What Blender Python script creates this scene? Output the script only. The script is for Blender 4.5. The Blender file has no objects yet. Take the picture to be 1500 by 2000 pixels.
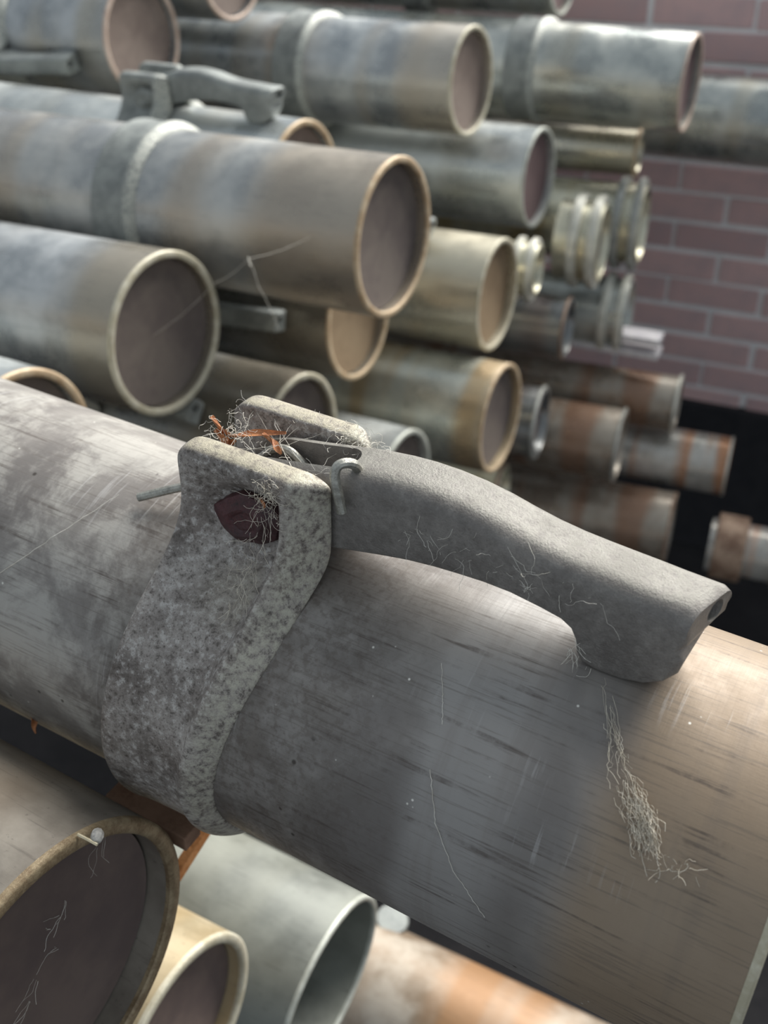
import bpy, bmesh, math, random
from mathutils import Vector, Matrix
import numpy as np

random.seed(7)
rng = np.random.default_rng(7)
scene = bpy.context.scene
COL = scene.collection
PI = math.pi
R_ = math.radians

# ------------------------------------------------------------------ camera
FPX, CXP, CYP = 2100.0, 750.0, 1000.0            # focal length and centre for a 1500 x 2000 frame
CAMZ = 1.70                                       # eye height above the floor
def nrm(v):
    v = np.array(v, float); return v/np.linalg.norm(v)
_X = -nrm((-4350, -1300, FPX))                    # the pipes' direction seen from the camera
_U = -nrm((100, 3050, FPX)); _U = nrm(_U-_U.dot(_X)*_X)
_Y = np.cross(_U, _X)
ROT = np.stack([_X, _Y, _U])                      # world = ROT @ camera(x right, y down, z forward)
CAM = np.array([0, 0, CAMZ])
cam_d = bpy.data.cameras.new('camera'); cam = bpy.data.objects.new('camera', cam_d); COL.objects.link(cam)
m = Matrix.Identity(4)
for i in range(3):
    m[i][0] = ROT[i, 0]; m[i][1] = -ROT[i, 1]; m[i][2] = -ROT[i, 2]; m[i][3] = CAM[i]
cam.matrix_world = m
cam_d.sensor_fit = 'VERTICAL'; cam_d.sensor_height = 36.0; cam_d.lens = FPX/2000*36.0
cam_d.clip_start = 0.02; cam_d.clip_end = 60
cam_d.dof.use_dof = True; cam_d.dof.focus_distance = 0.425; cam_d.dof.aperture_fstop = 10.5
scene.camera = cam

# ------------------------------------------------------------------ world, sun, exposure
W = bpy.data.worlds.new('overcast_sky'); scene.world = W; W.use_nodes = True
bg = W.node_tree.nodes['Background']; bg.inputs[0].default_value = (0.80, 0.90, 1.0, 1); bg.inputs[1].default_value = 0.54
sd = bpy.data.lights.new('sun', 'SUN'); sun = bpy.data.objects.new('sun', sd); COL.objects.link(sun)
sd.energy = 8.0; sd.angle = R_(44); sd.color = (1.0, 0.98, 0.94)
SUN_FROM = Vector((0.14, 0.76, 0.64)).normalized()     # where the light comes from: over the wall, to the right
sun.rotation_euler = SUN_FROM.to_track_quat('Z', 'Y').to_euler()
vs = scene.view_settings
vs.view_transform = 'Standard'; vs.look = 'None'; vs.gamma = 1.0; vs.use_curve_mapping = False; vs.exposure = 0.0

# ------------------------------------------------------------------ node helpers
def srgb(r, g, b):
    f = lambda c: (c/255/12.92) if c/255 <= 0.04045 else ((c/255+0.055)/1.055)**2.4
    return (f(r), f(g), f(b), 1)
class NT:
    def __init__(s, name):
        s.m = bpy.data.materials.new(name); s.m.use_nodes = True
        s.t = s.m.node_tree; s.b = s.t.nodes['Principled BSDF']; s.k = 0
    def n(s, typ, **kw):
        nd = s.t.nodes.new(typ)
        for a, v in kw.items(): setattr(nd, a, v)
        return nd
    def link(s, a, b): s.t.links.new(a, b)
    def put(s, sock, v):
        if isinstance(v, bpy.types.NodeSocket): s.link(v, sock)
        else: sock.default_value = v
    def coord(s, scale=(1, 1, 1), loc=(0, 0, 0), out='Object'):
        if not hasattr(s, 'tc'): s.tc = s.n('ShaderNodeTexCoord')
        mp = s.n('ShaderNodeMapping'); s.link(s.tc.outputs[out], mp.inputs[0])
        mp.inputs['Scale'].default_value = scale; mp.inputs['Location'].default_value = loc
        return mp.outputs[0]
    def noise(s, vec, scale, detail=4, rough=0.6, dist=0.0):
        nd = s.n('ShaderNodeTexNoise'); s.link(vec, nd.inputs['Vector'])
        nd.inputs['Scale'].default_value = scale; nd.inputs['Detail'].default_value = detail
        nd.inputs['Roughness'].default_value = rough; nd.inputs['Distortion'].default_value = dist
        return nd.outputs['Fac']
    def vor(s, vec, scale, feat='F1'):
        nd = s.n('ShaderNodeTexVoronoi'); nd.feature = feat; s.link(vec, nd.inputs['Vector'])
        nd.inputs['Scale'].default_value = scale; return nd.outputs['Distance']
    def ramp(s, fac, lo, hi, a=0.0, b=1.0):
        nd = s.n('ShaderNodeMapRange'); nd.interpolation_type = 'SMOOTHSTEP'; s.put(nd.inputs['Value'], fac)
        nd.inputs['From Min'].default_value = lo; nd.inputs['From Max'].default_value = hi
        nd.inputs['To Min'].default_value = a; nd.inputs['To Max'].default_value = b
        return nd.outputs['Result']
    def mix(s, fac, a, b, mode='MIX'):
        nd = s.n('ShaderNodeMix', data_type='RGBA', blend_type=mode)
        s.put(nd.inputs[0], fac); s.put(nd.inputs[6], a); s.put(nd.inputs[7], b); return nd.outputs[2]
    def math(s, op, a, b=0.0):
        nd = s.n('ShaderNodeMath', operation=op); s.put(nd.inputs[0], a); s.put(nd.inputs[1], b); return nd.outputs[0]
    def bump(s, h, strength, dist):
        nd = s.n('ShaderNodeBump'); s.link(h, nd.inputs['Height'])
        nd.inputs['Strength'].default_value = strength; nd.inputs['Distance'].default_value = dist
        s.link(nd.outputs[0], s.b.inputs['Normal'])
    def done(s, col, rough=0.5, metal=0.0, spec=0.5):
        s.put(s.b.inputs['Base Color'], col); s.put(s.b.inputs['Roughness'], rough)
        s.put(s.b.inputs['Metallic'], metal); s.b.inputs['Specular IOR Level'].default_value = spec
        return s.m

def pipe_mat(name, lo, hi, stain, stain_amt=0.5, bandscale=9, seed=0.0, metal=0.60, rough=0.29, fine=1.0, near_end=None, gain=1.35):
    """weathered drawn aluminium: mottling, rings of stain around the tube, scratches along it"""
    lo, hi, stain = [tuple(min(0.9, c*gain) for c in q[:3])+(1,) for q in (lo, hi, stain)]
    t = NT(name); o = t.coord(loc=(seed*3.1, seed*1.7, seed))
    mott = t.noise(o, 16, 6, 0.62)
    col = t.mix(t.ramp(mott, 0.33, 0.68), lo, hi)
    ring = t.noise(t.coord((bandscale, 1.2, 1.2), (seed, 0, 0)), 1.0, 2, 0.5)
    col = t.mix(t.math('MULTIPLY', t.ramp(ring, 0.46, 0.62), stain_amt), col, stain)
    if near_end is not None:                                    # brownish varnish on the last stretch before the end
        sx = t.n('ShaderNodeSeparateXYZ'); t.link(t.coord(), sx.inputs[0])
        ne = t.math('ADD', sx.outputs[0], t.math('MULTIPLY', mott, 0.04))
        col = t.mix(t.math('MULTIPLY', t.ramp(ne, -near_end, -near_end+0.05), 0.75), col, stain)
    st = t.noise(t.coord((22, 420, 420), (seed, seed, 0)), 1.0, 4, 0.6)
    sm = t.math('MULTIPLY', t.ramp(st, 0.58, 0.74), 0.40*fine)
    col = t.mix(sm, col, (lo[0]*0.35, lo[1]*0.33, lo[2]*0.32, 1))
    sp = t.noise(o, 260, 3, 0.6)
    col = t.mix(t.math('MULTIPLY', t.ramp(sp, 0.63, 0.75), 0.45*fine), col, (lo[0]*0.4, lo[1]*0.38, lo[2]*0.36, 1))
    rg = t.ramp(mott, 0.3, 0.7, rough-0.08, rough+0.14)
    t.bump(t.math('ADD', sp, st), 0.18*fine, 0.0004)
    return t.done(col, rg, metal)

def cast_mat(name, lo, hi, white, dark, seed=0.0, metal=0.3, rough=0.6, white_amt=0.5, dust=None, dk=0.75, rib=None):
    """sand-cast aluminium, pitted and corroded"""
    t = NT(name); o = t.coord(loc=(seed, seed*2, 0))
    a = t.noise(o, 48, 8, 0.70); b = t.noise(o, 300, 7, 0.72); c = t.noise(o, 1100, 3, 0.65)
    col = t.mix(t.ramp(a, 0.34, 0.66), lo, hi)
    col = t.mix(t.math('MULTIPLY', t.ramp(t.noise(o, 17, 5, 0.6, 0.5), 0.45, 0.66), dk), col, (lo[0]*0.42, lo[1]*0.40, lo[2]*0.39, 1))
    col = t.mix(t.math('MULTIPLY', t.ramp(b, 0.50, 0.64), white_amt), col, white)
    col = t.mix(t.math('MULTIPLY', t.ramp(b, 0.48, 0.34), dk), col, dark)
    col = t.mix(t.math('MULTIPLY', t.ramp(c, 0.44, 0.32), dk*0.9), col, dark)
    if dust is not None:                                        # pale dust and lichen lying on the upward faces
        g = t.n('ShaderNodeNewGeometry'); sx = t.n('ShaderNodeSeparateXYZ'); t.link(g.outputs['Normal'], sx.inputs[0])
        d = t.math('MULTIPLY', t.ramp(sx.outputs[2], 0.74, 0.96), t.ramp(b, 0.34, 0.58, 0.25, 0.95))
        col = t.mix(d, col, dust)
    if rib is not None:                                         # lichen and dust caught along the raised rib
        at = t.n('ShaderNodeAttribute'); at.attribute_name = 'rib'
        col = t.mix(t.math('MULTIPLY', at.outputs['Fac'], t.ramp(b, 0.40, 0.60, 0.05, 0.75)), col, rib)
    t.bump(t.math('ADD', t.math('MULTIPLY', b, 0.7), t.math('MULTIPLY', c, 0.5)), 0.55, 0.0012)
    return t.done(col, t.ramp(a, 0.3, 0.7, rough-0.1, rough+0.15), metal)

def plain_mat(name, lo, hi, scale=40, rough=0.6, metal=0.0, bump=0.15, seed=0.0, bd=0.001):
    t = NT(name); o = t.coord(loc=(seed, 0, seed)); a = t.noise(o, scale, 5, 0.6); b = t.noise(o, scale*6, 3, 0.6)
    col = t.mix(t.ramp(t.math('ADD', t.math('MULTIPLY', a, 0.7), t.math('MULTIPLY', b, 0.3)), 0.36, 0.64), lo, hi)
    t.bump(b, bump, bd); return t.done(col, rough, metal)

# ------------------------------------------------------------------ object helpers
def obj(name, verts, faces, mat, parent=None, smooth=True, M=None, sharp=35):
    me = bpy.data.meshes.new(name); me.from_pydata([tuple(v) for v in verts], [], [tuple(f) for f in faces]); me.update()
    bm = bmesh.new(); bm.from_mesh(me); bmesh.ops.recalc_face_normals(bm, faces=bm.faces); bm.to_mesh(me); bm.free()
    return link(name, me, mat, parent, smooth, M, sharp)
def link(name, me, mat, parent=None, smooth=True, M=None, sharp=35):
    if smooth:
        me.polygons.foreach_set('use_smooth', [True]*len(me.polygons)); me.set_sharp_from_angle(angle=R_(sharp))
    o = bpy.data.objects.new(name, me); COL.objects.link(o)
    if mat is not None: me.materials.append(mat)
    if parent is not None: o.parent = parent
    if M is not None: o.matrix_basis = M
    return o
def empty(name, M=None):
    o = bpy.data.objects.new(name, None); COL.objects.link(o); o.empty_display_size = 0.05
    if M is not None: o.matrix_basis = M
    return o
def tag(o, label=None, cat=None, group=None, kind=None):
    if label: o['label'] = label
    if cat: o['category'] = cat
    if group: o['group'] = group
    if kind: o['kind'] = kind
    return o
def lathe(prof, n=72, cap=False, start=0.0, end=2*PI):
    """prof: list of (x, r) turned about X"""
    V, F = [], []
    for x, r in prof:
        for i in range(n):
            a = 2*PI*i/n; V.append((x, -r*math.sin(a), r*math.cos(a)))
    k = len(prof)
    for j in range(k-1):
        for i in range(n):
            i2 = (i+1) % n; F.append((j*n+i, j*n+i2, (j+1)*n+i2, (j+1)*n+i))
    if cap:
        F.append(tuple(range(n))); F.append(tuple((k-1)*n+i for i in range(n)))
    return V, F
def tubepath(pts, r, sides=6, taper=None, cap=True):
    P = [Vector(p) for p in pts]; V, F = [], []
    up = Vector((0.13, 0.31, 0.94)); prev = None
    for i, p in enumerate(P):
        d = (P[min(i+1, len(P)-1)]-P[max(i-1, 0)])
        d = d.normalized() if d.length > 1e-9 else Vector((1, 0, 0))
        if prev is None: a = d.orthogonal().normalized()
        else: a = (prev-d*prev.dot(d)); a = a.normalized() if a.length > 1e-9 else d.orthogonal().normalized()
        prev = a; b = d.cross(a); rr = r if taper is None else r*taper(i/(len(P)-1))
        for k in range(sides):
            t = 2*PI*k/sides; V.append(p+(a*math.cos(t)+b*math.sin(t))*rr)
    for i in range(len(P)-1):
        for k in range(sides):
            k2 = (k+1) % sides; F.append((i*sides+k, i*sides+k2, (i+1)*sides+k2, (i+1)*sides+k))
    if cap:
        F.append(tuple(range(sides))); F.append(tuple((len(P)-1)*sides+k for k in range(sides)))
    return V, F
def smoothpath(pts, n=8):
    P = [Vector(p) for p in pts]; P = [P[0]*2-P[1]]+P+[P[-1]*2-P[-2]]; out = []
    for i in range(1, len(P)-2):
        for k in range(n):
            t = k/n; a, b, c, d = P[i-1], P[i], P[i+1], P[i+2]
            out.append(0.5*((2*b)+(c-a)*t+(2*a-5*b+4*c-d)*t*t+(3*b-a-3*c+d)*t**3))
    out.append(P[-2]); return out
def join(parts):
    V, F = [], []
    for v, f in parts:
        k = len(V); V += list(v); F += [tuple(i+k for i in q) for q in f]
    return V, F
def box(x0, x1, y0, y1, z0, z1, ch=0.0):
    if ch <= 0:
        V = [(x, y, z) for x in (x0, x1) for y in (y0, y1) for z in (z0, z1)]
        return V, [(0, 1, 3, 2), (4, 6, 7, 5), (0, 4, 5, 1), (2, 3, 7, 6), (0, 2, 6, 4), (1, 5, 7, 3)]
    bm = bmesh.new(); bmesh.ops.create_cube(bm, size=1)
    for v in bm.verts: v.co = Vector(((x0+x1)/2+v.co.x*(x1-x0), (y0+y1)/2+v.co.y*(y1-y0), (z0+z1)/2+v.co.z*(z1-z0)))
    bmesh.ops.bevel(bm, geom=list(bm.edges), offset=ch, segments=2, affect='EDGES', profile=0.5)
    bm.verts.index_update(); V = [tuple(v.co) for v in bm.verts]; F = [tuple(v.index for v in f.verts) for f in bm.faces]; bm.free()
    return V, F
def baked(o, mods):
    """apply modifiers by taking the evaluated mesh"""
    mods(o); dg = bpy.context.evaluated_depsgraph_get(); dg.update()
    me = bpy.data.meshes.new_from_object(o.evaluated_get(dg)); old = o.data
    o.modifiers.clear(); o.data = me; bpy.data.meshes.remove(old); return o

def frame(c, yaw, pitch, roll=0.0):
    """pipe frame: X along the pipe towards its open end, origin in the end's centre; c is relative to the camera"""
    y, p = R_(yaw), R_(pitch)
    X = Vector((math.cos(y)*math.cos(p), math.sin(y)*math.cos(p), math.sin(p)))
    Z = (Vector((0, 0, 1))-X*X.z).normalized(); Y = Z.cross(X)
    M = Matrix((X, Y, Z)).transposed().to_4x4(); M.translation = Vector(c)+Vector(CAM)
    return M @ Matrix.Rotation(R_(roll), 4, 'X')

# ================================================================== the setting
YAW_W = 4.5
WALLH = 1.50                                      # a low yard wall: open sky above it
P0 = Vector((-0.518, 2.377, 0))
mortar = plain_mat('mortar', srgb(236, 235, 234), srgb(246, 245, 244), 60, 0.9, 0, 0.3)
tb = NT('brick_red'); oi = tb.n('ShaderNodeObjectInfo'); gi = tb.n('ShaderNodeNewGeometry'); lw = tb.coord()
rnd = tb.math('FRACT', tb.math('ADD', oi.outputs['Random'], gi.outputs['Random Per Island']))
bc = tb.mix(rnd, srgb(200, 166, 164), srgb(222, 186, 182))
nb = tb.noise(lw, 22, 5, 0.6); bc = tb.mix(tb.ramp(nb, 0.35, 0.7, 0, 0.5), bc, srgb(186, 166, 168)); tb.bump(nb, 0.3, 0.003)
brick_m = tb.done(bc, 0.85)
wall = obj('wall_back', *box(-3.2, 3.0, 0.006, 0.25, 0.0, WALLH), mortar, smooth=False)
wall.matrix_world = Matrix.Translation((P0.x, P0.y, 0)) @ Matrix.Rotation(R_(YAW_W), 4, 'Z')
tag(wall, kind='structure')
# bricks: courses 66.7 mm, bricks 213 mm centre to centre, running bond
SX0 = P0.x*math.cos(R_(YAW_W))+P0.y*math.sin(R_(YAW_W))      # joints were measured along the wall from the camera's foot
CH, BL, MJ = 0.0667, 0.213, 0.0115
bme = bpy.data.meshes.new('brick'); bv, bf = box(-(BL-MJ)/2, (BL-MJ)/2, 0, 0.03, -(CH-MJ)/2, (CH-MJ)/2, 0.0022)
bme.from_pydata(bv, [], bf); bme.materials.append(brick_m)
rest = []
kz0 = CAMZ-0.717
row0 = -int(kz0/CH)
cnt = 0
for k in range(row0, int((WALLH-kz0)/CH)):
    zc = kz0+(k+0.5)*CH
    off = -0.534 if k % 2 == 0 else -0.4275
    for i in range(-14, 17):
        xc = off+(i+0.5)*BL-SX0
        if xc-BL/2 < -3.2 or xc+BL/2 > 3.0: continue
        if zc < CAMZ-1.31: continue                       # the added black shade strip covers the lowest courses
        xr, zr = xc+SX0, zc-CAMZ
        jx, jz, jy = rng.normal(0, 0.0012), rng.normal(0, 0.001), rng.normal(0, 0.0012)
        if -1.0 < xr < 0.45 and -1.35 < zr < 0.05 and cnt < 300:
            o = bpy.data.objects.new('brick', bme); COL.objects.link(o); o.parent = wall
            o.location = (xc+jx, jy, zc+jz); o.rotation_euler = (0, rng.normal(0, 0.004), 0); cnt += 1
        else:
            v, f = box(xc-(BL-MJ)/2, xc+(BL-MJ)/2, jy, 0.03, zc-(CH-MJ)/2, zc+(CH-MJ)/2); rest.append((v, f))
V, F = join(rest); bs = obj('brick_field', V, F, brick_m, wall, smooth=False); bs['kind'] = 'stuff'
ground = plain_mat('dirt_floor', srgb(34, 33, 35), srgb(46, 44, 45), 9, 0.95, 0, 0.4, bd=0.01)  # floor colour blackened to carry the shade at the wall's foot
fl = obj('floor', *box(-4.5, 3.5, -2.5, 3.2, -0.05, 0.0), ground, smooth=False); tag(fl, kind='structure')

shade_m = plain_mat('wall_foot_shade', srgb(26, 26, 30), srgb(38, 37, 40), 30, 0.8, 0, 0.3)  # near-black strip added to paint in the shade along the wall's foot
pl = obj('shade_strip_1', *box(-3.2, 3.0, -0.02, 0.012, 0.0, CAMZ-1.285, .004), shade_m, smooth=False); tag(pl, kind='structure')
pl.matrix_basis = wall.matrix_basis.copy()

# ================================================================== materials
GREY1, GREY2 = srgb(126, 126, 124), srgb(168, 168, 164)
PIPE = {}
def pm(key, *a, **k): PIPE[key] = pipe_mat('aluminium_'+key, *a, **k)
def front_pipe_mat():
    t = NT('aluminium_front'); o = t.coord(); sx = t.n('ShaderNodeSeparateXYZ'); t.link(o, sx.inputs[0]); x = sx.outputs[0]
    big = t.noise(o, 11, 5, 0.6, 0.4); mid = t.noise(o, 45, 7, 0.68); fin = t.noise(o, 330, 5, 0.65)
    col = t.mix(t.ramp(big, 0.34, 0.66), srgb(112, 107, 103), srgb(142, 137, 131))
    # brown varnish towards the open end, a wiped-clean patch under the lever, grime by the clamp
    xe = t.math('ADD', x, t.math('MULTIPLY', big, 0.03))
    col = t.mix(t.math('MULTIPLY', t.ramp(xe, -.062, -.040), 0.75), col, srgb(146, 125, 100))
    cl = t.math('MULTIPLY', t.ramp(xe, -.128, -.114), t.ramp(xe, -.070, -.092))
    col = t.mix(t.math('MULTIPLY', cl, 0.6), col, srgb(160, 157, 153))
    gr = t.math('MULTIPLY', t.ramp(xe, -.105, -.185), t.ramp(xe, -.31, -.245))
    col = t.mix(t.math('MULTIPLY', t.math('MULTIPLY', gr, t.ramp(mid, 0.36, 0.60)), 0.58), col, srgb(80, 72, 64))
    col = t.mix(t.math('MULTIPLY', t.math('MULTIPLY', gr, t.ramp(fin, 0.47, 0.62)), 0.5), col, srgb(84, 74, 66))
    chalk = t.math('MULTIPLY', t.ramp(xe, -.235, -.275), t.ramp(t.noise(o, 26, 7, 0.7, 0.3), 0.44, 0.62))      # chalky bloom on the stretch behind the clamp
    col = t.mix(t.math('MULTIPLY', chalk, 0.7), col, srgb(178, 174, 166))
    # rings left by the drawing die, scratches along, speckle
    ring = t.noise(t.coord((95, 5, 5)), 1.0, 4, 0.6); col = t.mix(t.math('MULTIPLY', t.ramp(ring, 0.52, 0.70), 0.22), col, srgb(110, 100, 92))
    st = t.noise(t.coord((16, 380, 380)), 1.0, 5, 0.62, 0.15); br = t.ramp(mid, 0.40, 0.62)
    col = t.mix(t.math('MULTIPLY', t.math('MULTIPLY', t.ramp(st, 0.53, 0.68), br), 0.75), col, srgb(74, 64, 58))
    s2 = t.noise(t.coord((30, 900, 900), (3, 1, 2)), 1.0, 4, 0.6); col = t.mix(t.math('MULTIPLY', t.ramp(s2, 0.54, 0.66), 0.38), col, srgb(92, 84, 76))
    s3 = t.noise(t.coord((420, 24, 24), (1, 5, 2)), 1.0, 4, 0.6); wm = t.ramp(t.noise(o, 18, 2, 0.5), 0.55, 0.66)
    col = t.mix(t.math('MULTIPLY', t.math('MULTIPLY', t.ramp(s3, 0.56, 0.66), wm), 0.22), col, srgb(210, 208, 206))
    dots = t.math('MULTIPLY', t.ramp(t.vor(o, 95), 0.14, 0.05), t.ramp(t.noise(o, 60, 2, 0.5), 0.55, 0.6)); col = t.mix(t.math('MULTIPLY', dots, 0.85), col, srgb(52, 44, 38))
    dw = t.math('MULTIPLY', t.ramp(t.vor(t.coord(loc=(.3, .7, .2)), 170), 0.12, 0.04), t.ramp(t.noise(t.coord(loc=(2, 3, 4)), 50, 2, 0.5), 0.62, 0.66)); col = t.mix(dw, col, srgb(222, 218, 208))
    t.bump(t.math('ADD', t.math('MULTIPLY', st, 0.7), t.math('ADD', t.math('MULTIPLY', fin, 0.5), s3)), 0.25, 0.0005)
    return t.done(col, t.ramp(mid, 0.3, 0.7, 0.46, 0.64), 0.16)
PIPE['fg'] = front_pipe_mat()
pm('a', srgb(124, 128, 130), srgb(160, 162, 162), srgb(150, 142, 124), 0.6, 8, 1.1)
pm('c', srgb(122, 126, 128), srgb(164, 166, 164), srgb(142, 134, 122), 0.6, 9, 4.2, near_end=0.09, gain=1.65)
pm('d', srgb(132, 136, 134), srgb(172, 174, 168), srgb(150, 144, 128), 0.5, 9, 5.5)
pm('g', srgb(150, 154, 153), srgb(180, 183, 180), srgb(140, 138, 128), 0.4, 8, 6.6)
pm('h', srgb(128, 130, 130), srgb(166, 166, 162), srgb(146, 134, 118), 0.6, 8, 7.3, near_end=0.13)
pm('j', srgb(126, 130, 132), srgb(166, 168, 168), srgb(138, 130, 116), 0.7, 8, 8.8, near_end=0.06)
pm('k', srgb(120, 120, 116), srgb(150, 149, 143), srgb(126, 118, 104), 0.6, 8, 9.1, near_end=0.1)
pm('m', srgb(138, 138, 131), srgb(162, 161, 152), srgb(146, 139, 120), 0.6, 9, 10.4, near_end=0.12, gain=1.75)
pm('n', srgb(140, 142, 134), srgb(172, 172, 160), srgb(150, 132, 104), 0.9, 16, 11.7, near_end=0.035, gain=1.6)
pm('t', srgb(108, 101, 92), srgb(142, 135, 124), srgb(130, 112, 92), 0.5, 7, 12.2, rough=0.42, metal=0.3, gain=1.25)
pm('u', srgb(150, 138, 112), srgb(184, 172, 146), srgb(168, 146, 108), 0.7, 12, 13.9, rough=0.45, metal=0.25, gain=1.0)
pm('v', srgb(120, 123, 117), srgb(148, 151, 143), srgb(148, 148, 134), 0.4, 8, 14.4, metal=0.25, rough=0.48, gain=0.8)
pm('w', srgb(128, 110, 90), srgb(178, 168, 154), srgb(154, 118, 84), 1.0, 11, 15.3, metal=0.25, rough=0.48, gain=0.95)
pm('o', srgb(150, 148, 132), srgb(196, 192, 172), srgb(160, 140, 92), 0.6, 14, 16.3)
pm('r', srgb(96, 98, 98), srgb(124, 124, 122), srgb(110, 92, 84), 0.5, 9, 17.7)
pm('p', srgb(140, 136, 128), srgb(180, 178, 172), srgb(148, 102, 68), 0.9, 16, 18.6, metal=0.3)
pm('q', srgb(112, 100, 88), srgb(142, 135, 124), srgb(116, 86, 66), 0.8, 13, 19.5, metal=0.3)
rim_tan = plain_mat('rim_tan', srgb(176, 150, 118), srgb(206, 186, 156), 70, 0.5, 0.2, 0.2)
rim_cream = plain_mat('rim_cream', srgb(176, 168, 144), srgb(206, 200, 180), 70, 0.5, 0.2, 0.2)
rim_pink = plain_mat('rim_pink', srgb(182, 158, 142), srgb(206, 186, 170), 70, 0.5, 0.2, 0.2)
rim_brown = plain_mat('rim_brown', srgb(124, 104, 78), srgb(166, 148, 118), 120, 0.42, 0.25, 0.3)
rim_grey = plain_mat('rim_grey', srgb(168, 170, 160), srgb(200, 202, 192), 70, 0.5, 0.25, 0.2)
plug_a = plain_mat('plug_brown', srgb(112, 97, 89), srgb(132, 117, 107), 12, 0.7, 0, 0.15)
plug_b = plain_mat('plug_umber', srgb(90, 80, 76), srgb(108, 98, 90), 12, 0.7, 0, 0.15)
plug_c = plain_mat('plug_ochre', srgb(118, 98, 74), srgb(136, 116, 90), 12, 0.7, 0, 0.15)
plug_d = plain_mat('plug_russet', srgb(100, 80, 80), srgb(114, 94, 92), 12, 0.7, 0, 0.15)
plug_e = plain_mat('plug_dark', srgb(94, 80, 76), srgb(112, 96, 88), 12, 0.7, 0, 0.15)
plug_v = plain_mat('liner_green_grey', srgb(112, 112, 96), srgb(136, 134, 116), 12, 0.7, 0, 0.15)
cast_fg = cast_mat('cast_clamp', srgb(128, 119, 112), srgb(172, 165, 158), srgb(212, 208, 202), srgb(68, 60, 53), 3.3, metal=0.25, rough=0.58, white_amt=0.55, dust=srgb(160, 153, 134), rib=srgb(186, 182, 164))
cast_lever = cast_mat('cast_lever', srgb(120, 115, 110), srgb(138, 133, 127), srgb(160, 156, 149), srgb(92, 87, 82), 5.1, metal=0.25, rough=0.52, white_amt=0.25, dk=0.4, dust=srgb(128, 125, 117))
cast_bg = cast_mat('cast_weathered', srgb(120, 124, 122), srgb(150, 154, 150), srgb(184, 186, 178), srgb(92, 92, 90), 8.4, metal=0.25, rough=0.5, white_amt=0.15, dk=0.2, rib=srgb(206, 206, 194))
wire_m = plain_mat('galvanised_wire', srgb(136, 134, 126), srgb(180, 178, 168), 300, 0.4, 0.7, 0.2)
red_m = cast_mat('red_paint', srgb(58, 30, 32), srgb(80, 40, 42), srgb(110, 90, 90), srgb(34, 24, 25), 1.0, metal=0.0, rough=0.5, white_amt=0.15)

# ================================================================== clamp bracket + lever (drawn in pipe coordinates: x along, v towards the front, w up)
VC = 0.003
NE = 9                                                   # profile rows that belong to an ear
def prof_pts():
    out = [(.0272, .1262), (.0300, .1238), (.0302, .1175), (.0302, .1125), (.0300, .1075), (.0302, .1000), (.0330, .0920), (.0400, .0830), (.0500, .0735)]
    bas = [(.0175, .1262), (.0175, .1238), (.0175, .1175), (.0175, .1125), (.0175, .1075), (.0175, .1000), (.0175, .0920), (.0182, .0820), (.0363, .0713)]
    n = 44
    for i in range(n+1):
        ph = R_(42)+(2*PI-R_(84))*i/n
        out.append((.088*math.sin(ph), .088*math.cos(ph))); bas.append((.0797*math.sin(ph), .0797*math.cos(ph)))
    for (ov, ow), (bv_, bw) in list(zip(out[:NE], bas[:NE]))[::-1]:
        out.append((2*VC-ov, ow)); bas.append((2*VC-bv_, bw))
    return out, bas
ST = [(0, 0), (.004, .62), (.022, .94), (.07, 1.0), (.15, .93), (.26, .70), (.40, .48), (.54, .38), (.65, .34), (.705, .42), (.740, .95), (.770, 1.30), (.80, 1.26), (.87, .88), (.94, .42), (1.0, 0.0)]
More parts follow.
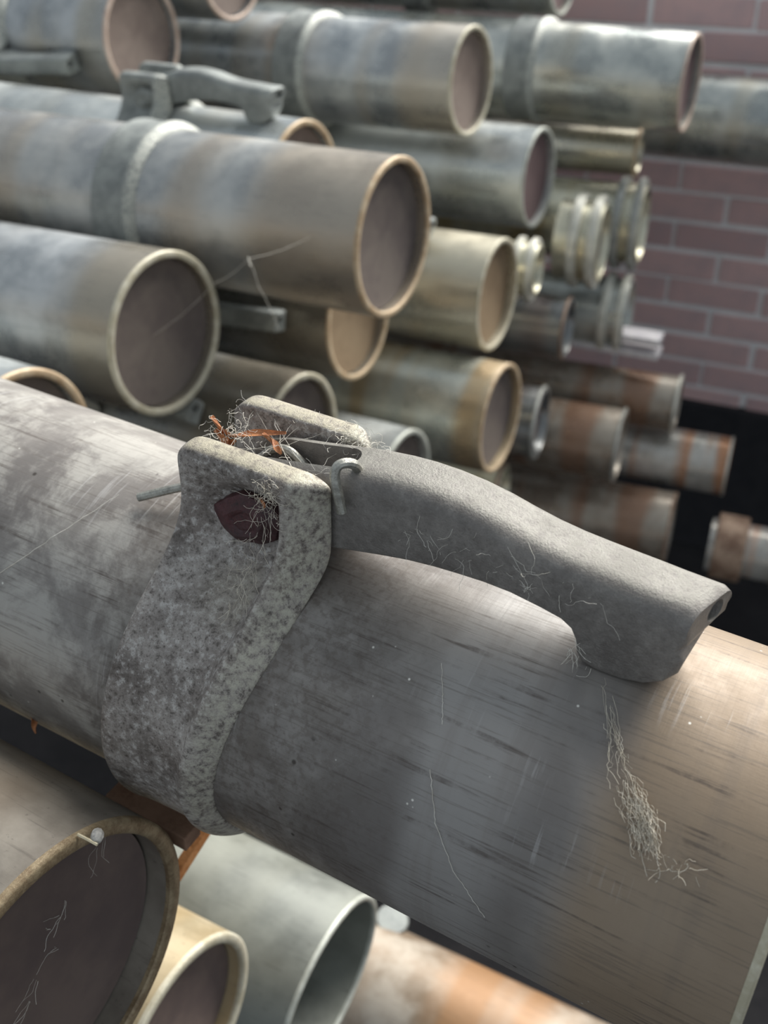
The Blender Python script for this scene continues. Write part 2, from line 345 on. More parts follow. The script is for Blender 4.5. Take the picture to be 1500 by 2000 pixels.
def clamp_mesh():
    out, bas = prof_pts(); J, K = len(out), len(ST); V, F = [], []
    for j in range(J):
        ang = (math.degrees(math.atan2(out[j][0], out[j][1]))) % 360
        a = ang if ang <= 180 else 360-ang                      # 0 top .. 180 bottom
        u = min(1, max(0, (a-12)/100)); u = u*u*(3-2*u)
        sl = -.2565-.011*u; sr = -.1862-.0245*u
        ear = 1.0 if (j < 3 or j >= J-3) else 0.0
        for k, (f, g) in enumerate(ST):
            x = sl+(sr-sl)*f-0.010
            jj = min(j, J-1-j); inner = .10 < f < .745
            lip = (1.0, 1.0, .92, .45, .05, 0, 0, 0, 0)[jj] if jj < NE else 0.0          # the thick lip along the ear's top
            deep = (0, 0, 0, .10, .30, .34, .28, .14, .04)[jj] if jj < NE else 0.0             # pocket round the pin
            g2 = g
            if inner: g2 = max(0.1, g+(1.0-g)*lip-deep*min(1, 1.6*math.sin(PI*min(1, (f-.10)/.64))))
            if jj >= NE: g2 = g2+(0.86-g2)*0.8*u if inner else (g2 if g2 < 1 else 1+(g2-1)*(1-.7*u))
            elif f >= .745 and g > 1: g2 = 1+(g-1)*(1-.9*lip)
            v = bas[j][0]+(out[j][0]-bas[j][0])*g2; w = bas[j][1]+(out[j][1]-bas[j][1])*g2
            if ear and j in (0, 1, J-1, J-2):                   # round the ear's upper corners
                e = max(0, 1-f/0.10)+max(0, 1-(1-f)/0.16); w -= 0.006*e*e
            V.append((x, -v, w))
        for k, (f, g) in enumerate(ST):
            x = sl+(sr-sl)*f-0.010; w = bas[j][1]
            if j in (0, 1, J-1, J-2):
                e = max(0, 1-f/0.10)+max(0, 1-(1-f)/0.16); w -= 0.006*e*e
            V.append((x, -bas[j][0], w))
    def o(j, k): return (j*2*K)+k
    def b(j, k): return o(j, k) if k in (0, K-1) else (j*2*K)+K+k
    for j in range(J-1):
        for k in range(K-1):
            F.append((o(j, k), o(j, k+1), o(j+1, k+1), o(j+1, k))); F.append((b(j, k), b(j+1, k), b(j+1, k+1), b(j, k+1)))
    for j in (0, J-1):
        for k in range(K-1):
            q = []
            for i in (o(j, k), o(j, k+1), b(j, k+1), b(j, k)):
                if i not in q: q.append(i)
            if len(q) > 2: F.append(tuple(q))
    used = sorted({i for f in F for i in f}); mp = {i: n for n, i in enumerate(used)}
    return [V[i] for i in used], [tuple(mp[i] for i in f) for f in F]
def make_clamp():
    V, F = clamp_mesh(); o = obj('clamp_bracket', V, F, None); at = o.data.attributes.new('rib', 'FLOAT', 'POINT')
    out, bas = prof_pts()
    for i, v in enumerate(o.data.vertices):
        a = abs(math.degrees(math.atan2(-v.co.y, v.co.z))); u = min(1, max(0, (a-12)/100)); u = u*u*(3-2*u)
        sl = -.2565-.011*u; sr = -.1862-.0245*u; f = (v.co.x+.010-sl)/(sr-sl)
        at.data[i].value = min(1, max(0, (f-.77)/.06))
    def md(o):
        s = o.modifiers.new('s', 'SUBSURF'); s.levels = 2; s.render_levels = 2
    baked(o, md); o.data.set_sharp_from_angle(angle=R_(60)); return o
def make_lever():
    top = [(-.2405, .110), (-.234, .1165), (-.222, .1205), (-.205, .1235), (-.1917, .1262), (-.1778, .1288), (-.1655, .1303), (-.1555, .1309), (-.1450, .1307), (-.1341, .1297), (-.1235, .1278), (-.1132, .1252), (-.1030, .1230), (-.0931, .1216), (-.0835, .1208), (-.0739, .1202), (-.0650, .1197), (-.0554, .1190), (-.0425, .1184)]
    bot = [(-.0400, .1166), (-.0400, .1065), (-.0412, .1040), (-.0446, .1010), (-.0440, .0965), (-.0462, .0905), (-.0505, .0850), (-.0570, .0808), (-.0650, .0788), (-.0735, .0785), (-.0800, .0798), (-.0828, .0835), (-.0838, .0890), (-.0862, .0935), (-.0905, .0962), (-.0986, .0979), (-.1111, .0998), (-.1220, .1001), (-.1324, .0996), (-.1430, .0988), (-.1546, .0973), (-.1660, .0950), (-.1779, .0923), (-.1900, .0895), (-.2050, .0865), (-.2200, .0835), (-.2320, .0850), (-.2400, .0920), (-.2425, .1010)]
    poly = [(s-.010, w) for s, w in top+bot]; n = len(poly); v0, v1 = .0160, -.0100; nt = len(top)
    low = lambda r, d: r-math.sqrt(max(0, r*r-(r-d)**2)) if d < r else 0.0
    vsl = [v0-d for d in (0, .0004, .0011, .0022, .0037, .0056, .0080, .0110)]+[v1+d for d in (.0080, .0056, .0037, .0022, .0011, .0004, 0)]
    V, F = [], []
    for v in vsl:                                          # slices across the lever: upper edges well rounded, lower ones less
        for i, (x, w) in enumerate(poly):
            df, dr = v0-v, v-v1
            if i <= nt: V.append((x, -v, max(w-low(.0085, df)-low(.0050, dr), .1068)))
            else:
                g = 1 if i > nt+6 else -1; e = low(.0022, df)+low(.0022, dr)
                V.append((x-(e if i < nt+6 else 0), -v, w+(e*.8 if i >= nt+4 else 0)))
    m_ = len(vsl)
    for a in range(m_-1):
        for i in range(n): F.append((a*n+i, a*n+(i+1) % n, (a+1)*n+(i+1) % n, (a+1)*n+i))
    F.append(tuple(range(n))); F.append(tuple((m_-1)*n+i for i in range(n))[::-1])
    o = obj('lever_handle', V, F, None, smooth=False)
    # slot between the prongs and the hole in the lever's end
    c1 = obj('cut', *box(-.262, -.201, -(.0105), .0045, .06, .16), None, smooth=False)
    cyl = lathe([(-.020, .0075), (.020, .0075)], 32, True)
    c2 = obj('cut', [(-.201+v[2]*0.9, -.003+v[1]*1.0, .11+v[0]*2) for v in cyl[0]], cyl[1], None, smooth=False)
    c3 = obj('cut', [(-.052+v[0], .0005+v[1]*.60, .1110+v[2]*.60) for v in cyl[0]], cyl[1], None, smooth=False)
    def md(o):
        for c in (c1, c2, c3):
            q = o.modifiers.new('c', 'BOOLEAN'); q.object = c; q.operation = 'DIFFERENCE'; q.solver = 'EXACT'
    baked(o, md)
    for v in o.data.vertices:                              # the end is cut on the slant, facing the front a little
        q = min(1, max(0, (v.co.x+.085)/.03))
        qz = min(1, max(0, (v.co.z-.094)/.014)); v.co.x += qz*q*((v.co.y+.016)*.30-.006)
    for c in (c1, c2, c3): me = c.data; bpy.data.objects.remove(c); bpy.data.meshes.remove(me)
    o.data.polygons.foreach_set('use_smooth', [True]*len(o.data.polygons)); o.data.set_sharp_from_angle(angle=R_(38)); return o
def make_pin():
    prof = [(0, .0001), (.0004, .003), (.0001, .0050), (.0012, .0064), (.0014, .0078), (.0003, .0094), (-.0006, .0115), (-.0018, .0140), (-.0035, .0146), (-.014, .0138), (-.0141, .0052), (-.054, .0052), (-.0545, .0001)]
    V, F = lathe(prof, 36); W2 = []
    for x, y, z in V:                                     # a hammered rivet head: uneven outline, slanting oval ridge
        r = math.hypot(y, z); a = math.atan2(z, y)
        k = 1+0.09*math.sin(a*2+0.8)+0.05*math.sin(a*5)+0.03*math.sin(a*9+1) if r > .0045 else 1
        W2.append((-.2345+y*k*1.12-z*.18, -(.0268+x), .0965+z*k*.86+y*.22))
    return obj('hinge_pin', W2, F, None)
def make_clip():
    P = [(-.1915, .0200, .1135), (-.1935, .0200, .1225), (-.1950, .0194, .1290), (-.1945, .0178, .1325), (-.1925, .0150, .1330), (-.1905, .0115, .1305), (-.193, .006, .122), (-.203, .002, .110), (-.2135, .0, .106), (-.2235, .0, .114), (-.2300, .0, .1178), (-.2370, .0, .1165), (-.2420, .0, .112), (-.252, .003, .102), (-.268, .007, .0925), (-.281, .012, .0885), (-.298, .0205, .0822)]
    V, F = tubepath(smoothpath([(x, -v, w) for x, v, w in P], 7), .00205, 10)
    return obj('wire_clip', V, F, None)
clamp0, lever0, pin0, clip0 = make_clamp(), make_lever(), make_pin(), make_clip()
TPL = {k: o.data for k, o in (('clamp_bracket', clamp0), ('lever_handle', lever0), ('hinge_pin', pin0), ('wire_clip', clip0))}
for o in (clamp0, lever0, pin0, clip0): bpy.data.objects.remove(o)
def put_part(key, mat, parent, shift=0.0, roll=0.0, name=None, k=1.0):
    me = TPL[key]; o = bpy.data.objects.new(name or key, me); COL.objects.link(o)
    if not me.materials: me.materials.append(mat)
    o.material_slots[0].link = 'OBJECT'; o.material_slots[0].material = mat
    o.parent = parent; o.matrix_basis = Matrix.Translation((shift, 0, 0)) @ Matrix.Rotation(R_(roll), 4, 'X') @ Matrix.Diagonal((1, k, k, 1)); return o

# ================================================================== pipes
def pipe(c, yaw, pitch, L, tube_m, rim_m, plug_m, label, group=None, r=0.08, t=0.0068, recess=0.013, roll=None, shift=-0.042, lever=True,
         cast=None, levm=None, rimlen=0.0035, seg=96, name='irrigation_pipe', plug=True, full=False):
    root = empty(name, frame(c, yaw, pitch)); tag(root, label, 'pipe', group)
    n = 24; xs = [-L*(1-(i/n)**0.6) for i in range(n)]; xs.append(-rimlen)
    prof = [(x, r) for x in xs]+[(-rimlen, r-t*0.5)]
    inner = [(-rimlen, r-t*0.5), (-0.02, r-t), (-L, r-t)]
    V, F = lathe(prof[:-1]+[(-rimlen, r-0.0004), (-rimlen, r-t), (-L, r-t), (-L, r)], seg); obj('tube', V, F, tube_m, root)
    e = 0.0012
    V, F = lathe([(-rimlen, r+0.0002), (-e, r+0.0002), (-e*0.3, r-e*0.4), (0, r-e), (0, r-t+e), (-e*0.4, r-t+e*0.3), (-e, r-t-0.0002), (-rimlen, r-t-0.0002), (-rimlen, r+0.0002)], seg)
    obj('end_rim', V, F, rim_m, root)
    if plug:
        V, F = lathe([(-recess, 0.0002), (-recess, r-t-0.0035), (-recess+0.001, r-t-0.0012), (-recess-0.004, r-t-0.0006), (-recess-0.012, r-t-0.0006), (-recess-0.012, 0.0002)], 64)
        obj('end_plug', V, F, plug_m, root)
    if roll is not None:
        k = r/0.08
        b = put_part('clamp_bracket', cast or cast_bg, root, shift, roll, k=k)
        if lever:
            l = put_part('lever_handle', levm or cast_bg, root, shift, roll, k=k)
            p = put_part('hinge_pin', red_m if full else (cast or cast_bg), b)
            if full: put_part('wire_clip', wire_m, l)
    return root

# the pipe in front, with its clamp and lever
FC = Vector((-0.01179436, 0.30414473, -0.3563127)); FA = Vector((0.99894761, -0.01284473, -0.04403042))
fy, fp = math.degrees(math.atan2(FA.y, FA.x)), math.degrees(math.asin(FA.z))
fg = pipe(FC+FA*0.010, fy, fp, 1.9, PIPE['fg'], rim_cream, plug_e, 'scratched aluminium pipe with cast clamp, red hinge pin, wire clip and long curved lever', roll=0, shift=0.0, cast=cast_fg, levm=cast_lever, full=True, seg=160)

G1 = 'aluminium pipes stacked on the pile'
pipe((-1.140, 1.285, -0.309), -0.6, 3.0, 1.7, PIPE['a'], rim_pink, plug_a, 'pipe with pinkish rim whose lever lies on its front, beside the smaller raised pipe end', G1, roll=98, shift=.005)
pipe((-1.110, 1.475, -0.236), 0.5, 0.5, 1.7, PIPE['a'], rim_pink, plug_a, 'topmost pipe of the stack, its tan rim half out over the collared pipe', G1)
pipe((-0.746, 1.569, -0.395), 1.2, 0.7, 2.0, PIPE['c'], rim_cream, plug_a, 'grey pipe with a raised collar and cream rim resting on the red-plugged pipe', G1, roll=-95, lever=False, shift=-.035)
pipe((-0.505, 1.930, -0.453), 3.8, -0.8, 2.2, PIPE['d'], rim_pink, plug_d, 'bright pipe with a dark collar, its end standing out before the brick wall', G1, roll=-100, lever=False, shift=-.035)
pipe((-0.662, 1.655, -0.557), 2.6, 0.7, 1.5, PIPE['g'], rim_grey, plug_d, 'plain grey pipe with dull red plug under the collared cream-rimmed pipe', G1, roll=None)
pipe((-0.515, 0.911, -0.387), 1.3, 0.5, 1.5, PIPE['h'], rim_tan, plug_b, 'large pipe with pale ridge collar and tan rim, brown plug with specks', G1, roll=215, shift=-.045, lever=False)
pipe((-0.663, 0.722, -0.443), -0.7, 2.0, 1.4, PIPE['j'], rim_cream, plug_b, 'pipe with thick cream rim and dark flat plug, lying next to the lever pipe', G1, roll=155, shift=-.06, lever=False)
pipe((-0.675, 1.096, -0.581), 1.4, 3.0, 1.3, PIPE['k'], rim_tan, plug_c, 'pipe with ochre plug tucked under the large tan-rimmed pipe', G1, roll=72, shift=.000)
pipe((-0.610, 0.851, -0.620), 1.0, 1.2, 1.4, PIPE['k'], rim_cream, plug_b, 'low pipe end peeking out behind the lever bracket ears', G1, roll=50, shift=-.02)
pipe((-0.582, 1.324, -0.619), 3.2, 0.3, 1.4, PIPE['m'], rim_cream, plug_c, 'yellowish pipe with cream rim between the tan-rimmed pipe and the white couplings', G1, roll=20, lever=True, shift=-.035)
pipe((-0.535, 1.243, -0.768), 2.8, 0.9, 1.1, PIPE['n'], rim_tan, plug_b, 'pipe with orange stain rings lying behind the curved lever', G1)
pipe((-0.735, 1.078, -0.415), 1.0, 0.0, 1.5, PIPE['g'], rim_tan, plug_a, 'pipe behind the large tan-rimmed one, clevis and curved lever standing on top', G1, roll=4, shift=.03)
pipe((-0.581, 1.035, -0.780), 1.5, 0.5, 0.9, PIPE['g'], rim_grey, plug_b, 'low grey pipe whose rim shows as an arc just above the curved lever', G1)
pipe((-0.662, 0.522, -0.476), 0.0, 0.0, 1.6, PIPE['g'], rim_tan, plug_b, 'pipe end showing as a thin arc above the scratched front pipe', G1)
pipe((-0.2600, 0.1527, -0.4275), -1.4, -2.0, 1.4, PIPE['t'], rim_brown, plug_e, 'large brown-rimmed pipe with dark plug and cobwebs below the front pipe', G1, recess=.016)
pipe((-0.3142, 0.2593, -0.6711), 0.6, 0.0, 1.4, PIPE['u'], rim_cream, plug_e, 'pale yellow pipe end under the brown-rimmed pipe', G1, r=.068)
pipe((-0.310, 0.412, -0.832), 1.2, -3.5, .22, PIPE['v'], rim_grey, plug_v, 'pale grey-green pipe with thin rim beneath the front pipe', G1, t=.0045, recess=.07)
pipe((0.35, 0.590, -1.135), 1.5, -0.5, .95, PIPE['w'], rim_tan, plug_e, 'rusty orange and white pipe lying lowest under the front pipe', G1)
pipe((-0.788, 2.042, -0.302), 3.5, 0.0, 1.8, PIPE['d'], rim_grey, plug_d, 'pipe of the top layer against the brick wall, above the dark collar', G1, roll=60, shift=-.03)
pipe((0.55, 2.27, -0.585), 4.0, -0.5, 2.9, PIPE['d'], rim_cream, plug_d, 'long pale pipe running along the foot of the top layer beside the wall', G1)

# flanged couplings and short scrap pipes in front of the wall
def flanged(c, yaw, pitch, L, r, mat, flm, label, flanges, plug_m=plug_e, name='flanged_coupling', lip=.018, group='couplings heaped before the wall'):
    root = empty(name, frame(c, yaw, pitch)); tag(root, label, 'coupling', group); t = .006
    V, F = lathe([(-L, r), (-L*.5, r), (-.002, r), (0, r-.002), (0, r-t), (-.002, r-t-.001), (-L, r-t), (-L, r)], 64); obj('tube', V, F, mat, root)
    for x, w, dr in flanges:
        V, F = lathe([(x-w, r-.002), (x-w, r+dr-.002), (x-w+.002, r+dr), (x-.002, r+dr), (x, r+dr-.002), (x, r-.002), (x-w, r-.002)], 64); obj('flange', V, F, flm, root)
    V, F = lathe([(-.014, .0002), (-.014, r-t-.0006), (-.024, r-t-.0006), (-.024, .0002)], 48); obj('end_plug', V, F, plug_m, root)
    return root
fl_white = plain_mat('flange_white', srgb(186, 184, 172), srgb(222, 220, 208), 40, 0.4, 0.35, 0.2)
fl_grey = plain_mat('flange_grey', srgb(150, 150, 144), srgb(190, 190, 182), 40, 0.45, 0.35, 0.2)
fl_rust = plain_mat('flange_rust', srgb(120, 92, 74), srgb(176, 150, 128), 40, 0.6, 0.2, 0.3)
flanged((-0.601, 1.520, -0.656), 9, 0, .30, .041, PIPE['o'], fl_white, 'small white double-ringed coupling beside the yellowish pipe', [(-.004, .010, .009), (-.026, .010, .009)])
flanged((-0.560, 1.707, -0.668), 9, 0, .075, .066, PIPE['o'], fl_white, 'yellowed coupling with two pale flanges under the red-plugged pipe', [(-.004, .014, .012), (-.034, .016, .012)])
flanged((-0.545, 1.880, -0.690), 9, 0, .55, .070, PIPE['o'], fl_grey, 'tall grey flanged coupling standing nearest the bricks', [(-.004, .012, .012), (-.034, .014, .012)])
flanged((-0.535, 1.815, -0.838), 9, 0, .50, .064, PIPE['d'], fl_white, 'lower white flanged coupling above the white flat bars', [(-.004, .012, .010), (-.032, .014, .010)])
flanged((-0.570, 1.594, -0.780), 9, 0, .50, .052, PIPE['r'], fl_rust, 'dark grey pipe end with brown rim below the white couplings', [(-.001, .005, .002)], name='short_pipe')
flanged((-0.415, 1.790, -0.985), 9, -1, .60, .052, PIPE['q'], fl_white, 'square-looking grimy coupling with bright edge below the flat bars', [(-.001, .006, .006)])
flanged((-0.465, 1.618, -0.995), 9, -1, .60, .064, PIPE['q'], fl_grey, 'brown stained coupling with thin bright flange beside the rusty pipe stub', [(-.001, .005, .004)])
flanged((-0.312, 1.827, -1.112), 9, -1, .60, .056, PIPE['p'], fl_white, 'rust and white banded pipe stub sticking out past the couplings', [(-.001, .005, .002)], name='short_pipe')
flanged((-0.372, 1.690, -1.190), 9, -1, .60, .068, PIPE['q'], fl_rust, 'brown rusted pipe under the banded stub', [(-.001, .005, .002)], name='short_pipe')
flanged((-0.560, 1.470, -0.897), 9, 0, .50, .058, PIPE['r'], fl_grey, 'grey pipe end right behind the orange-ringed pipe', [(-.001, .006, .004)], name='short_pipe')
flanged((-0.590, 1.390, -1.000), 9, 0, .50, .050, PIPE['o'], fl_rust, 'cream coupling end low behind the curved lever', [(-.001, .006, .003)])
flanged((0.19, 1.79, -1.225), 9, -1, .50, .050, PIPE['p'], fl_rust, 'rusty pipe with knobbly collar at the foot of the heap', [(-.435, .055, .012), (-.36, .02, .008)], name='short_pipe')
flanged((-0.590, 1.960, -0.588), 9, 0, .40, .040, PIPE['m'], rim_tan, 'small tan pipe stub above the grey flanged coupling', [(-.001, .006, .003)], name='short_pipe')

# ================================================================== small things, placed on the pipes they lie on
def un(px, py, z): return Vector(ROT @ np.array([(px-CXP)/FPX*z, (py-CYP)/FPX*z, z])) + Vector(CAM)
def ray(px, py): return Vector(nrm(ROT @ np.array([(px-CXP)/FPX, (py-CYP)/FPX, 1.0])))
FM = frame(FC+FA*0.010, fy, fp)
def fgv(x, v, w): return FM @ Vector((x-0.010, -v, w))
def fgp(x, ph, r=.0803): return FM @ Vector((x-0.010, -r*math.sin(R_(ph)), r*math.cos(R_(ph))))
def onpipe(px, py, Mx, r):
    """where the sight line through a spot meets a pipe's skin"""
    Mi = Mx.inverted(); o = Mi @ Vector(CAM); d = Mi.to_3x3() @ ray(px, py)
    a = d.y*d.y+d.z*d.z; b = 2*(o.y*d.y+o.z*d.z); c = o.y*o.y+o.z*o.z-r*r
    return Mx @ (o+d*((-b-math.sqrt(max(0, b*b-4*a*c)))/(2*a)))
web_m = plain_mat('cobweb', srgb(196, 190, 176), srgb(226, 222, 212), 200, 0.9, 0, 0)
lint_m = plain_mat('lint', srgb(190, 180, 162), srgb(220, 212, 196), 300, 0.95, 0, 0)
leaf_m = plain_mat('dry_leaf', srgb(142, 88, 54), srgb(196, 134, 88), 260, 0.6, 0, 0.3)
def wander(p, d, n, step, curl, pull=None):
    P = [Vector(p)]; d = Vector(d).normalized()
    for i in range(n):
        d = (d+Vector(rng.normal(0, curl, 3))).normalized()
        if pull is not None: d = (d+pull*0.15).normalized()
        P.append(P[-1]+d*step)
    return P
def fibres(name, label, cat, paths, r, mat, kind='stuff', sides=3):
    V, F = join([tubepath(p, r*rng.uniform(0.6, 1.25), sides) for p in paths]); o = obj(name, V, F, mat); tag(o, label, cat, None, kind); return o
AX = FM.to_3x3() @ Vector((1, 0, 0)); UPV = FM.to_3x3() @ Vector((0, 0, 1)); FRV = FM.to_3x3() @ Vector((0, -1, 0))

# tuft of lint hanging down the front of the pipe
core = [(-.0701, 13.6), (-.0586, 27.1), (-.0529, 32.3), (-.0447, 39.1), (-.0389, 43.5), (-.0340, 49.5)]
cp = smoothpath([Vector((a, b/1000, 0)) for a, b in core], 8); paths = []
for k in range(150):
    i0 = int(rng.integers(0, len(cp)-9)) if k < 34 else int(rng.integers(20, len(cp)-5)); L = int(rng.integers(5, 13)); jx, jp = rng.normal(0, .0011 if k < 34 else .0022), rng.normal(0, .8 if k < 34 else 1.6)
    P = []
    for q in cp[i0:i0+L]:
        jx += rng.normal(0, .0005); jp += rng.normal(0, .45); P.append(fgp(q.x+jx, q.y*1000+jp, .0806+abs(rng.normal(0, .0008))))
    if len(P) > 2: paths.append(P)
for x, ph in ((-.0212, 48.4), (-.0245, 50.0), (-.030, 52)):
    for k in range(7): paths.append(wander(fgp(x+rng.normal(0, .001), ph+rng.normal(0, .5), .0808), AX*rng.normal(0, 1)-UPV, 5, .0013, .5))
fibres('lint_tuft', 'pale tuft of lint hanging down the front of the scratched pipe', 'lint', paths, .00009, lint_m)
# fluff caught on the clamp's front ear
paths = []
for k in range(70):
    x, w = rng.normal(-.2115, .0035), rng.uniform(.070, .122); v = .0305+.0*w if w > .10 else .0310+(.10-w)*.62
    paths.append(wander(fgv(x+(w-.10)*.12, v+.0008, w), -UPV+AX*rng.normal(0, .5), int(rng.integers(5, 11)), .0016, .33))
for k in range(60): paths.append(wander(fgv(rng.normal(-.208, .003), .0315, rng.normal(.118, .004)), Vector(rng.normal(0, 1, 3)), 6, .0010, .7))
fibres('lint_strands', 'dusty strands of fluff hanging over the clamp front and red pin', 'lint', paths, .00008, lint_m)
# cobweb across the slot between the ears
paths = []
for k in range(26):
    a = fgv(rng.uniform(-.245, -.19), .0190, .1245); b = fgv(rng.uniform(-.25, -.188), -.0125, .1235); P = []
    for i in range(9):
        t = i/8; q = a.lerp(b, t)-UPV*.004*math.sin(t*PI)+Vector(rng.normal(0, .0004, 3)); P.append(q)
    if k % 3 == 0: paths.append(P)
for k in range(60): paths.append(wander(fgv(rng.normal(-.192, .005), rng.normal(-.009, .003), rng.normal(.127, .0015)), Vector(rng.normal(0, 1, 3)), 8, .0013, .6))
for k in range(45): paths.append(wander(fgv(rng.normal(-.243, .006), rng.normal(.006, .003), rng.normal(.1225, .003)), Vector(rng.normal(0, 1, 3)), 8, .0012, .7))
for k in range(30):
    e = k % 2; paths.append(wander(fgv(rng.uniform(-.25, -.19), .0175 if e else -.0115, .1268), AX*rng.choice([-1, 1])+Vector(rng.normal(0, .5, 3)), 6, .0011, .4))
fibres('cobweb', 'tangled cobweb and fluff filling the slot between the clamp ears', 'cobweb', paths, .00008, web_m)
# webs on the lever's front face
paths = []
for k in range(34):
    x = rng.uniform(-.165, -.075); w = .105+.010*rng.random()
    paths.append(wander(fgv(x, .0164, w), AX*rng.normal(0, 1)+UPV*rng.normal(0, .6), int(rng.integers(6, 13)), .0013, .3))
paths.append(smoothpath([fgv(-.1135, .0168, .1215), fgv(-.1075, .0170, .113), fgv(-.1040, .0172, .1075), fgv(-.1050, .0172, .1045)], 5))
for k in range(16): paths.append(wander(fgv(-.1045+rng.normal(0, .0008), .0172, .1065+rng.normal(0, .001)), Vector(rng.normal(0, 1, 3)), 4, .0008, .6))
for k in range(14): paths.append(wander(fgv(-.083+rng.normal(0, .002), .0165, .086+rng.normal(0, .004)), -UPV+AX*rng.normal(0, .5)+FRV*.5, 6, .0014, .35))
fibres('cobweb', 'thin webs clinging to the shaded side of the lever', 'cobweb', paths, .00007, web_m)
# single threads
def thread(label, pts, r=.00012, sag=.002, n=14):
    P = []
    for a, b in zip(pts[:-1], pts[1:]):
        for i in range(n): t = i/n; P.append(a.lerp(b, t)-Vector((0, 0, 1))*sag*math.sin(PI*t)+Vector(rng.normal(0, .00015, 3)))
    P.append(pts[-1]); V, F = tubepath(P, r, 4); o = obj('spider_thread', V, F, web_m); tag(o, label, 'cobweb'); return o
thread('long spider thread running up over the pipe left of the clamp', [onpipe(-40, 1145, FM, .0815), onpipe(110, 1045, FM, .0830), onpipe(232, 966, FM, .0815)], .00013, .0)
def strand(pts, sag, n=14):
    P = []
    for a, b in zip(pts[:-1], pts[1:]):
        for i in range(n): t = i/n; P.append(a.lerp(b, t)-Vector((0, 0, 1))*sag*math.sin(PI*t)+Vector(rng.normal(0, .00015, 3)))
    return P+[pts[-1]]
JM, HM = frame((-0.663, 0.722, -0.443), -0.7, 2.0), frame((-0.515, 0.911, -0.387), 1.3, 0.5)
V, F = join([tubepath(strand([un(300, 655, 1.02), un(420, 553, .97), un(485, 505, .96), onpipe(607, 462, HM, .0803)], .003), .00018, 4),
             tubepath(strand([un(485, 505, .96), un(505, 560, .97), un(545, 645, .99)], -.004), .00018, 4),
             tubepath(strand([un(485, 505, .96)+Vector((0, 0, .0012)), un(487, 512, .96), un(489, 520, .96)], 0), .0007, 5)])
tag(obj('spider_thread', V, F, web_m), 'forked spider thread stretched between the cream-rimmed and tan-rimmed pipes', 'cobweb')
thread('fine thread with specks down the middle of the front pipe', [fgp(-.1165, 53, .0808), fgp(-.1085, 66, .0809), fgp(-.098, 77, .0808), fgp(-.083, 88, .0806)], .00011, 0)
thread('fine thread trailing below the dark patch of the front pipe', [fgp(-.128, 26, .0808), fgp(-.1215, 35, .0808), fgp(-.118, 41, .0808)], .0001, 0)

# dry leaf scraps
def leaf(label, pts, wd, fold=.5):
    P = smoothpath(pts, 6); V, F = [], []; n = len(P)
    for i, p in enumerate(P):
        d = (P[min(i+1, n-1)]-P[max(i-1, 0)]).normalized(); a = d.cross(UPV).normalized(); b = a.cross(d)
        t = i/(n-1); w_ = wd*(0.25+0.75*math.sin(PI*min(1, t*0.9+0.12))); tw = math.sin(t*5)*0.8
        a2 = a*math.cos(tw)+b*math.sin(tw); b2 = b*math.cos(tw)-a*math.sin(tw)
        for s_, h in ((-1, fold), (-.5, .25*fold), (0, 0), (.5, .25*fold), (1, fold)): V.append(p+a2*s_*w_+b2*h*w_)
        for s_, h in ((1, fold), (.5, .25*fold), (0, 0), (-.5, .25*fold), (-1, fold)): V.append(p+a2*s_*w_+b2*(h*w_-.00035))
    for i in range(n-1):
        for k in range(10): F.append((i*10+k, i*10+(k+1) % 10, (i+1)*10+(k+1) % 10, (i+1)*10+k))
    F.append(tuple(range(10))); F.append(tuple((n-1)*10+k for k in range(10)))
    o = obj('leaf_scrap', V, F, leaf_m, sharp=60); tag(o, label, 'leaf', 'dry leaf scraps caught in the webs'); return o
leaf('long orange leaf scrap lying in the web at the slot mouth', [fgv(-.2545, .006, .1265), fgv(-.250, .005, .1205), fgv(-.244, .004, .1190), fgv(-.235, .000, .1215), fgv(-.223, -.003, .1240)], .0024)
leaf('curled orange leaf scrap standing at the slot mouth', [fgv(-.2520, .0075, .1215), fgv(-.2490, .0070, .1170), fgv(-.2460, .0060, .1155), fgv(-.2430, .0050, .1180)], .0030, .9)
leaf('short orange leaf scrap inside the slot', [fgv(-.2315, .002, .1235), fgv(-.2265, .002, .1205), fgv(-.2215, .003, .1175)], .0019, .7)
leaf('tiny rust-coloured scrap stuck in the fluff on the clamp front', [fgv(-.2110, .0325, .1170), fgv(-.2100, .0325, .1145), fgv(-.2095, .0320, .1125)], .0014, .6)
leaf('orange leaf flake hanging in the dark gap left of the clamp', [un(58, 1390, .52), un(66, 1412, .52), un(70, 1432, .515)], .0016, .6)

# timber under the clamp, with an orange lath leaning beside it
wood_m = plain_mat('brown_timber', srgb(124, 94, 74), srgb(152, 120, 98), 60, 0.8, 0, 0.3)
lath_m = plain_mat('orange_lath', srgb(186, 118, 64), srgb(216, 152, 96), 60, 0.7, 0, 0.3)
def beam(name, label, a, b, wy, hz, mat, cat):
    d = (b-a); X = d.normalized(); Z = (Vector((0, 0, 1))-X*X.z).normalized(); Y = Z.cross(X)
    Mx = Matrix((X, Y, Z)).transposed().to_4x4(); Mx.translation = a
    o = obj(name, *box(0, d.length, -wy/2, wy/2, -hz/2, hz/2, min(wy, hz)*.08), mat, smooth=False, M=Mx); tag(o, label, cat); return o
a = un(222, 1550, .545); beam('timber_batten', 'brown timber batten wedged under the clamp', a, a+Vector((.050, 0, -.004)), .012, .010, wood_m, 'timber')
beam('wooden_lath', 'thin orange lath leaning below the clamp beside the grey-green pipe', un(420, 1590, .60), un(340, 1715, .585), .006, .006, lath_m, 'timber')

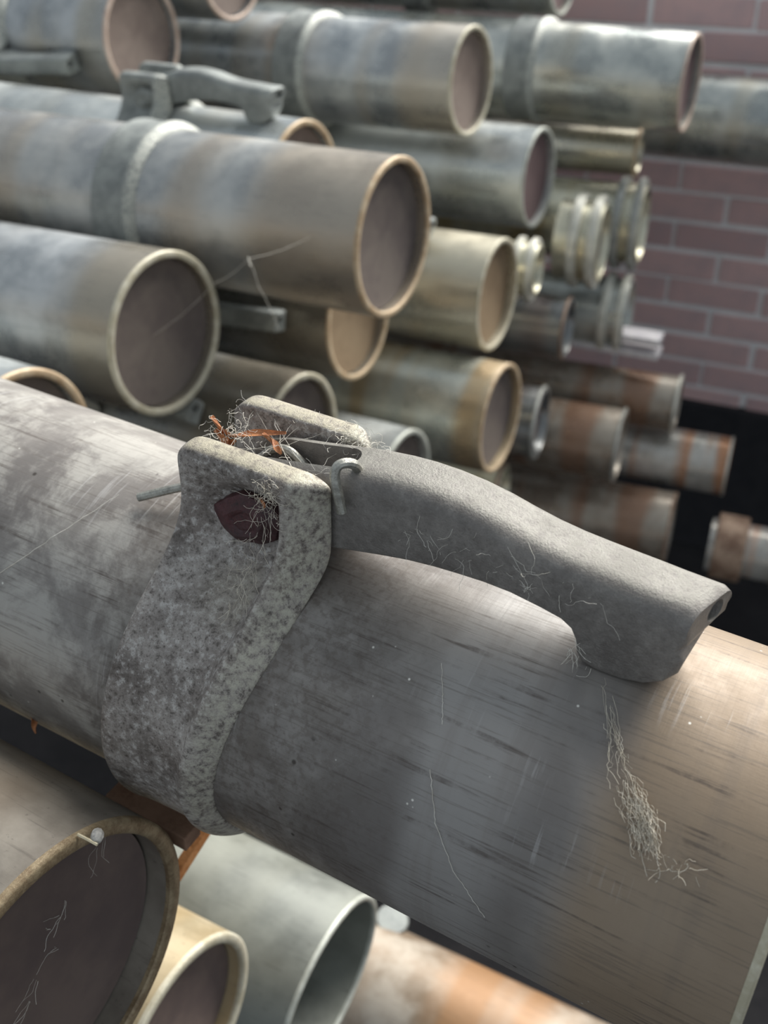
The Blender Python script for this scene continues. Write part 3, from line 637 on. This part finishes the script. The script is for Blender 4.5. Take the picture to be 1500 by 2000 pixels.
# bits on the brown-rimmed pipe
TM = frame((-0.2600, 0.1527, -0.4275), -1.4, -2.0)
straw_m = plain_mat('straw', srgb(196, 182, 150), srgb(216, 204, 176), 200, 0.8, 0, 0.1)
V, F = tubepath([onpipe(152, 1630, TM, .0812), onpipe(172, 1640, TM, .0815), onpipe(190, 1650, TM, .0812)], .0007, 6); tag(obj('straw_bit', V, F, straw_m), 'pale bit of straw on the brown rim', 'straw')
seed_m = plain_mat('seed_husk', srgb(150, 146, 140), srgb(190, 186, 178), 200, 0.8, 0, 0.2)
a, b = onpipe(188, 1645, TM, .0815), onpipe(192, 1620, TM, .0835)
V, F = tubepath([a.lerp(b, t) for t in (0, .15, .4, .7, .9, 1)], .0022, 8, lambda t: .35+.9*math.sin(PI*min(1, max(0, t*.9+.08)))); tag(obj('seed_husk', V, F, seed_m), 'grey seed husk standing on the brown rim', 'husk')
paths = []
for px, py, dx, dy in ((270, 1660, -.2, 1), (250, 1690, -.4, 1), (105, 1745, -.2, 1), (95, 1775, -1, .5), (60, 1790, -1, .1), (50, 1900, -.3, 1), (35, 1940, -.4, 1), (140, 1870, -.8, .6)):
    for k in range(3):
        p0 = TM.inverted() @ un(px, py, .47); p0.x = -.0145+rng.normal(0, .0006); p0 = TM @ p0
        dd = ray(px+dx*20, py+dy*20)-ray(px, py); paths.append(wander(p0, dd, int(rng.integers(6, 12)), .0016, .22))
fibres('cobweb', 'wispy webs on the dark plug of the brown-rimmed pipe', 'cobweb', paths, .00007, web_m)

# cap on the rusty pipe, flat bars on the heap
WM = frame((0.35, 0.590, -1.135), 1.5, -0.5)
p = onpipe(763, 1806, WM, .0805)
V, F = lathe([(-.012, .0002), (-.012, .0185), (.010, .0190), (.0135, .0175), (.0140, .0020), (.0140, .0002)], 32)
o = obj('pipe_cap', V, F, cast_bg, M=Matrix.Translation(p) @ Matrix.Rotation(R_(-78), 4, 'Y')); tag(o, 'small grey cap sitting on the rusty orange pipe', 'cap')
bar_m = plain_mat('pale_bar', srgb(196, 192, 196), srgb(226, 222, 222), 40, 0.45, 0.2, 0.1)
for nm, z in (('upper white flat bar lying on the heap before the bricks', -.858), ('lower white flat bar lying on the grimy coupling', -.886)):
    b0 = Vector((-.62, 1.77, z))+Vector(CAM); o = obj('flat_bar', *box(0, .160, -.02, .02, -.006, .006, .001), bar_m, smooth=False, M=Matrix.Translation(b0) @ Matrix.Rotation(R_(4), 4, 'Z')); tag(o, nm, 'bar')
